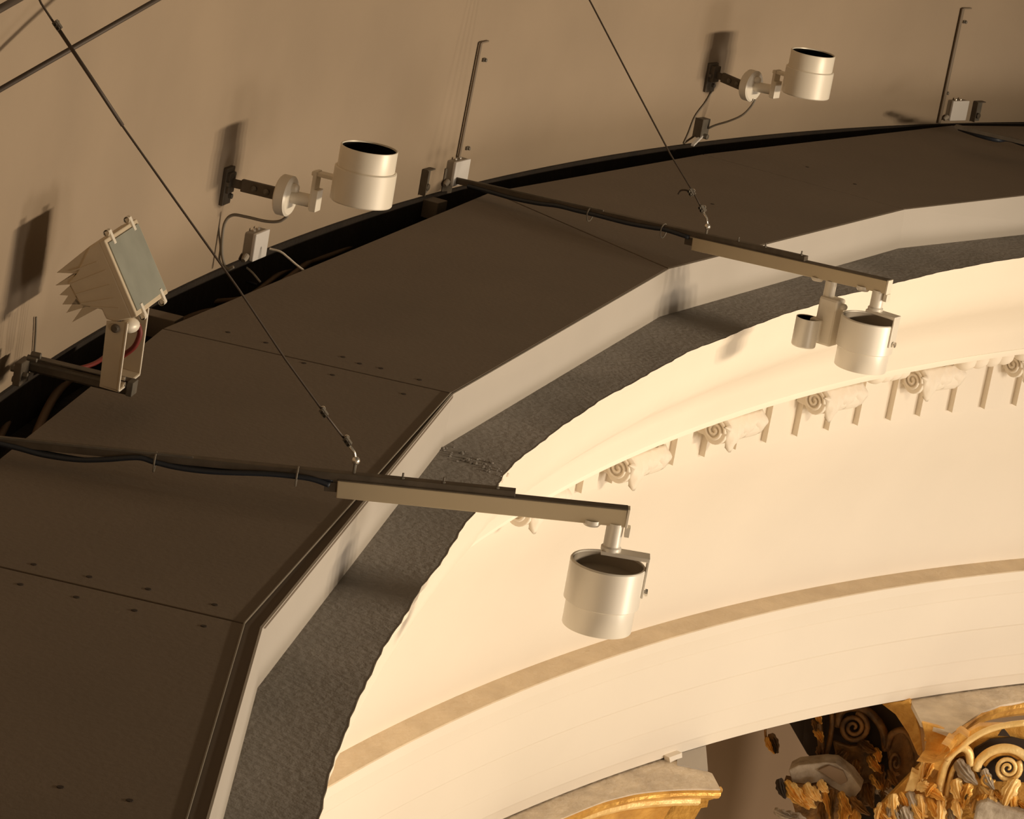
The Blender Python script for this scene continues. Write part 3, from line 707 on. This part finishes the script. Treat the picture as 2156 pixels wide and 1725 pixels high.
# plastered block on the slab at its right end
blk = [at_z(x, y, ZA + .0) for x, y in ((1425, 1612), (1490, 1625), (1487, 1588), (1484, 1560), (1425, 1570))]
MB().prism(blk, V((0, 0, .006))).out('plaster_block', 'fascia', al)
Ph = at_R(1434, 1592, 10.17)
MB().prism([at_P(x, y, Ph, inward(Ph)) for x, y in ((1428, 1598), (1436, 1588), (1440, 1596))], inward(Ph) * .008).out('dark_hole', 'brown', al)

# right altarpiece
PA = at_z(2040, 1545, ZA); vw = (CAM - PA); vw.z = 0; vw.normalize()
rt = vw.cross(Z) * -1
if rt.dot(cr) < 0: rt = -rt
aR = thing('altarpiece', 'tall gilded altarpiece with bright scrolls at the lower right corner', 'altarpiece', PA)
top = [at_z(x, y, ZA) for x, y in ((1909, 1440), (1919, 1480), (1940, 1522), (2004, 1545), (2034, 1522), (2067, 1499), (2107, 1485), (2158, 1476), (2235, 1471), (2400, 1440), (2300, 1395), (2156, 1415))]
MB().prism(top, V((0, 0, -.02))).out('top_slab', 'shelf', aR)
def fp(x, y, o=0.0): return at_P(x, y, PA + vw * o, vw)
def plate(pts, o, depth, name, m, parent, bevel=.004):
    return MB().prism([fp(x, y, o) for x, y in pts], -vw * depth).out(name, m, parent, bevel=bevel)
def band(pts, o, r, name, m, parent, flat=1.0, k=6):
    q = crom([fp(x, y, o) for x, y in pts], k); return MB().tube(q, r, 10).out(name, m, parent, smooth=True)
def spiral(x, y, rpx, turns, o, r, name, m, parent, a0=0.0, sgn=1, sx=1.0, sy=1.0):
    pts = []; N = int(turns * 18)
    for k in range(N + 1):
        w = k / N; rr = rpx * (1 - w) ** .9 + rpx * .06; q = a0 + sgn * w * turns * TAU
        pts.append(fp(x + rr * math.cos(q) * sx, y + rr * math.sin(q) * sy, o + .03 * w))
    rad_ = [r * (1 - .55 * k / N) for k in range(N + 1)]
    return MB().tube(pts, rad_, 8).out(name, m, parent, smooth=True)
def leaf(x, y, L, w, angd, o, m, parent, curl=.03):
    """lobed acanthus leaf with a raised rib; angd in picture degrees, downwards positive"""
    a = math.radians(angd); ux, uy = math.cos(a), math.sin(a); vx, vy = -uy, ux
    L *= 1.12; w *= 1.25
    vs, fs = [], []; N, K = 14, 8
    for i in range(N + 1):
        s = i / N; env = (math.sin(math.pi * (s * .80 + .16)) ** .8) * (1 - s * .25)
        hw = w * env * (0.70 + .30 * abs(math.sin(s * math.pi * 3.5 + .4))) if i < N else w * .06
        bend = .25 * w * math.sin(s * 2.6) * (1 if (x * 7 + y) % 2 < 1 else -1)
        for j in range(K + 1):
            q = j / K * 2 - 1
            z_ = o + curl * (math.sin(s * math.pi * .9) * 1.1 + .5 * s ** 3) + .016 * (1 - abs(q)) ** .7 - (.012 if j % 2 else 0.0) * min(1, 3 * s * (1.1 - s)) - .012 * q * q
            vs.append(fp(x + ux * L * s + vx * (hw * q + bend), y + uy * L * s + vy * (hw * q + bend), z_))
    for i in range(N):
        for j in range(K): fs.append((i * (K + 1) + j, i * (K + 1) + j + 1, (i + 1) * (K + 1) + j + 1, (i + 1) * (K + 1) + j))
    return obj('carved_leaf', vs, fs, m, parent, smooth=False, solid=.010)
# ground of the altarpiece behind the carving
plate([(1948, 1600), (2010, 1560), (2060, 1530), (2300, 1530), (2300, 2000), (1800, 2000), (1850, 1700)], -.02, .06, 'panel', 'gold', aR)
# arched pediment band
arcp = crom([at_z(x, y, ZA) for x, y in ((1996, 1570), (2014, 1545), (2034, 1521), (2067, 1498), (2107, 1484), (2158, 1475), (2235, 1470))], 5)
sg = arcp[8] - arcp[7]
fl_ = 1 if V((sg.y, -sg.x, 0)).dot(CAM - arcp[7]) > 0 else -1
moulding(arcp, [(.03, .0), (.0, -.004), (-.012, -.014), (-.014, -.028), (-.002, -.044), (.004, -.052), (.004, -.066), (.02, -.080), (.05, -.100), (.12, -.11)], 'curved_moulding', 'gold', aR, fl_)
plate([(1955, 1616), (1984, 1584), (2005, 1554), (2020, 1543), (2040, 1556), (2018, 1584), (1998, 1612), (1980, 1626)], .07, .10, 'pediment_foot', 'gold', aR)
band([(1992, 1600), (2020, 1577), (2048, 1555), (2080, 1538), (2115, 1528), (2160, 1522)], .07, .014, 'pediment_bead', 'goldp', aR)
plate([(1940, 1521), (1975, 1530), (2006, 1545), (1998, 1562), (1978, 1590), (1962, 1606), (1944, 1598), (1950, 1560)], .02, .025, 'gilt_block', 'gold', aR)
band([(1946, 1556), (1965, 1560), (1985, 1566)], .01, .010, 'block_bead', 'gold', aR)
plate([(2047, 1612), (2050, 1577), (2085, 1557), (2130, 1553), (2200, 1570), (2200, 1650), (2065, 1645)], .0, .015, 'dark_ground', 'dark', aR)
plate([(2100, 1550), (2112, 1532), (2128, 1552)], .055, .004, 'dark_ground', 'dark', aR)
# large bright scroll
band([(2055, 1622), (2062, 1603), (2082, 1585), (2110, 1576), (2138, 1580), (2162, 1596), (2178, 1618)], .06, .021, 'scroll', 'goldp', aR)
spiral(2122, 1618, 26, 2.3, .06, .013, 'scroll', 'goldp', aR, a0=-.6)
band([(2072, 1612), (2085, 1598), (2105, 1588), (2128, 1588), (2150, 1600)], .04, .010, 'scroll', 'gold', aR)
# inner loop
band([(1974, 1682), (1980, 1648), (1988, 1615), (2004, 1588), (2024, 1575), (2040, 1584), (2044, 1612)], .06, .019, 'scroll', 'goldp', aR)
band([(1991, 1678), (1998, 1650), (2006, 1622), (2018, 1604)], .05, .012, 'scroll', 'goldp', aR)
plate([(1988, 1675), (1995, 1630), (2010, 1600), (2030, 1595), (2040, 1620), (2030, 1670)], .0, .06, 'ground', 'goldd', aR)
spiral(2078, 1642, 14, 1.6, .08, .009, 'scroll', 'gold', aR)
plate([(1939, 1594), (1962, 1600), (1984, 1594), (1978, 1622), (1964, 1640), (1950, 1628), (1938, 1632)], .03, .07, 'fluted_leaf', 'goldp', aR)
plate([(1918, 1624), (1928, 1630), (1940, 1634), (1934, 1652), (1924, 1668), (1904, 1668), (1912, 1646)], .06, .06, 'fluted_leaf', 'goldp', aR)
plate([(2040, 1780), (2054, 1700), (2062, 1690), (2078, 1688), (2110, 1702), (2160, 1716), (2230, 1730), (2230, 1800)], .16, .08, 'dusty_mass', 'dust', aR, .012)
lv = [(1950, 1600, 44, 9, 100, 'goldp'), (1966, 1600, 40, 9, 110, 'gold'), (2014, 1602, 60, 15, 47, 'dust'), (2012, 1640, 50, 15, 70, 'goldp'), (2040, 1650, 50, 14, 100, 'gold'),
      (2062, 1655, 48, 14, 60, 'goldp'), (2090, 1660, 52, 15, 100, 'goldp'), (2120, 1655, 60, 16, 85, 'gold'), (2140, 1640, 70, 16, 110, 'goldp'), (1880, 1672, 50, 12, 80, 'goldp'), (1895, 1668, 44, 11, 70, 'gold'),
      (1912, 1668, 60, 14, 60, 'dust'), (1935, 1672, 52, 12, 85, 'goldp'), (1955, 1680, 50, 12, 70, 'gold'), (1978, 1685, 55, 13, 95, 'goldp'), (2000, 1690, 50, 13, 75, 'goldp'), (2022, 1690, 46, 12, 100, 'gold'),
      (1860, 1690, 50, 14, 70, 'gold'), (1845, 1700, 50, 12, 60, 'gold'), (1900, 1700, 50, 16, 60, 'dust'), (2100, 1690, 50, 14, 60, 'goldp'), (2135, 1690, 50, 14, 80, 'gold'), (2070, 1620, 44, 11, 60, 'dust'),
      (1930, 1655, 30, 12, 20, 'goldp'), (1968, 1650, 30, 10, 120, 'gold'), (2050, 1685, 60, 16, 55, 'dust'), (2090, 1700, 60, 20, 40, 'dust')]
rs = random.Random(11)
for k in range(46):
    x = rs.uniform(1850, 2180); y = rs.uniform(1655, 1740)
    if x < 1930: y = max(y, 1690)
    lv.append((x, y, rs.uniform(26, 44), rs.uniform(7, 12), rs.uniform(30, 130), rs.choice(['goldp', 'goldp', 'gold', 'gold', 'dust', 'goldd'])))
for k, (x, y, L, w, a_, m_) in enumerate(lv): leaf(x, y, L, w, a_, .045 + .011 * (k % 5), m_, aR)

# console with scrolls in the recess, its shade put into dark gilding and ground
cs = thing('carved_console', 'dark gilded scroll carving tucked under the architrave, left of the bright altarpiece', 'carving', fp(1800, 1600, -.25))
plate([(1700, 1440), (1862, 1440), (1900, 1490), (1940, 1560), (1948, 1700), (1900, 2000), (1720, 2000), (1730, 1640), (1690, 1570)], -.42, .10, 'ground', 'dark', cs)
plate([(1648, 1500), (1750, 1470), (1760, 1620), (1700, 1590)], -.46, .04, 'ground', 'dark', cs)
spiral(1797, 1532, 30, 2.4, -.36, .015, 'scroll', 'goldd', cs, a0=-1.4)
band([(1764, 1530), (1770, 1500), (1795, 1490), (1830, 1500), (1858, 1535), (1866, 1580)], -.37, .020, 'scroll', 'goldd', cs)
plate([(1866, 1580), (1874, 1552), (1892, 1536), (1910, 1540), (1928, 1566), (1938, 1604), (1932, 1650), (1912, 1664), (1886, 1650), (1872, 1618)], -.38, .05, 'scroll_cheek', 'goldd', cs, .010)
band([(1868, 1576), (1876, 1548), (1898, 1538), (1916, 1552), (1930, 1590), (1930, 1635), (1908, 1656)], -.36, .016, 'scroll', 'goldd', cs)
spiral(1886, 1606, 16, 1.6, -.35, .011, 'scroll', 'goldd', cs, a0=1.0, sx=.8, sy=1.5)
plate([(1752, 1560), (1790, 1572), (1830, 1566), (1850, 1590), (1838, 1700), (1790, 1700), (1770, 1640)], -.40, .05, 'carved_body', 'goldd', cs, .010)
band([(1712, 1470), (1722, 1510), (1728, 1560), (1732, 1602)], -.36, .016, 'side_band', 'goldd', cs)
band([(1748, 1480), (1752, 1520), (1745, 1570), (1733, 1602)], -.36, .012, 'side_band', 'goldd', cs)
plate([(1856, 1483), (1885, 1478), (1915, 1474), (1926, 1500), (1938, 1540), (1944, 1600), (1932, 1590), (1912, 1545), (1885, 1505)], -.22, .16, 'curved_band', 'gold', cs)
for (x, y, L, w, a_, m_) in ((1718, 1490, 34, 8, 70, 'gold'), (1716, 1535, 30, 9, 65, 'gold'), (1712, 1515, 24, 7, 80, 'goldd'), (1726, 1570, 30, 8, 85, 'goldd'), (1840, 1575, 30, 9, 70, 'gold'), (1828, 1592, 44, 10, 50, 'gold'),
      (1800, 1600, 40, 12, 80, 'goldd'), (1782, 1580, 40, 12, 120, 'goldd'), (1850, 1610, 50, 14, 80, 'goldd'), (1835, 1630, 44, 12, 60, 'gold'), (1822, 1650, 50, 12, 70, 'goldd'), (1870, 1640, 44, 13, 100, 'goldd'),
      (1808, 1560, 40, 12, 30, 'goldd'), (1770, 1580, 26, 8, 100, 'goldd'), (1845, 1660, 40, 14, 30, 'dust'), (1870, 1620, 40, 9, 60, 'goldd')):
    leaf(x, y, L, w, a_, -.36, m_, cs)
sl = thing('carved_leaf_bud', 'small gilded leaf bud at the left tip of the dark carving', 'carving', fp(1622, 1570, -.45))
for (x, y, L, w, a_, m_) in ((1614, 1552, 36, 8, 62, 'gold'), (1622, 1545, 40, 9, 72, 'goldd'), (1632, 1556, 28, 8, 85, 'dark')): leaf(x, y, L, w, a_, -.45, m_, sl)
band([(1612, 1530), (1612, 1550), (1622, 1580)], -.47, .006, 'stalk', 'goldd', sl)
cl = thing('gilded_capital', 'leafy gilded capital with a grey dusty top, left of the dark scrolls', 'capital', fp(1730, 1650, -.2))
plate([(1660, 1622), (1680, 1612), (1735, 1606), (1760, 1608), (1792, 1632), (1814, 1662), (1796, 1684), (1748, 1656), (1735, 1645), (1700, 1652), (1668, 1648)], -.16, .12, 'dusty_top', 'dust', cl, .006)
plate([(1745, 1612), (1775, 1624), (1785, 1646), (1770, 1654), (1748, 1640), (1722, 1622)], -.145, .05, 'dark_hollow', 'brown', cl, .004)
plate([(1650, 1645), (1700, 1652), (1740, 1650), (1800, 1684), (1812, 1800), (1700, 1800), (1668, 1690)], -.24, .08, 'ground', 'goldd', cl)
for (x, y, L, w, a_, m_) in ((1652, 1646, 60, 13, 50, 'gold'), (1664, 1652, 56, 13, 48, 'goldp'), (1680, 1660, 46, 12, 60, 'gold'), (1696, 1650, 40, 11, 55, 'goldp'), (1708, 1658, 34, 10, 50, 'goldp'), (1724, 1644, 30, 10, 48, 'goldp'),
      (1735, 1660, 60, 9, 80, 'gold'), (1752, 1662, 60, 10, 88, 'goldd'), (1768, 1668, 50, 10, 60, 'gold'), (1790, 1680, 50, 10, 40, 'goldd'), (1775, 1690, 50, 12, 95, 'gold'), (1640, 1640, 40, 10, 70, 'dark'), (1686, 1672, 40, 11, 40, 'goldp'),
      (1630, 1706, 40, 9, 20, 'dust'), (1650, 1715, 60, 14, 30, 'dust'), (1800, 1700, 50, 12, 80, 'gold'), (1730, 1690, 50, 10, 80, 'goldd')):
    leaf(x, y, L, w, a_, -.12, m_, cl)

for o in bpy.data.objects:
    if o.type == 'MESH' and o.name.split('.')[0] in ('housing', 'snoot', 'round_canopy', 'hub', 'barrel', 'stem', 'baffle', 'back_plate', 'cord_grip', 'adapter_knob'): smooth_by_angle(o)
# parts of parts: hang small pieces under the part that carries them
NEST = {'glass': 'front_frame', 'clip': 'front_frame', 'baffle': 'snoot', 'back_plate': 'housing', 'lid': 'box_body', 'cable_gland': 'box_body', 'clip_nut': 'wire_clip', 'arm_bolt': 'arm',
        'cheek_rib': 'housing', 'cooling_fin': 'housing', 'end_cap': 'track', 'track_cover': 'track', 'strut_lip': 'strut', 'pivot_screw': 'bracket_leg', 'edge_strip': 'panel', 'screw': 'panel', 'eye_bolt': 'eye'}
for root in [o for o in bpy.data.objects if o.type == 'EMPTY']:
    kids = [o for o in bpy.data.objects if o.parent is root]
    for k in kids:
        want = NEST.get(k.name.split('.')[0])
        host = [h for h in kids if h.name.split('.')[0] == want and h is not k]
        if want and host:
            k.parent = host[0]; k.matrix_parent_inverse = Matrix.Identity(4)
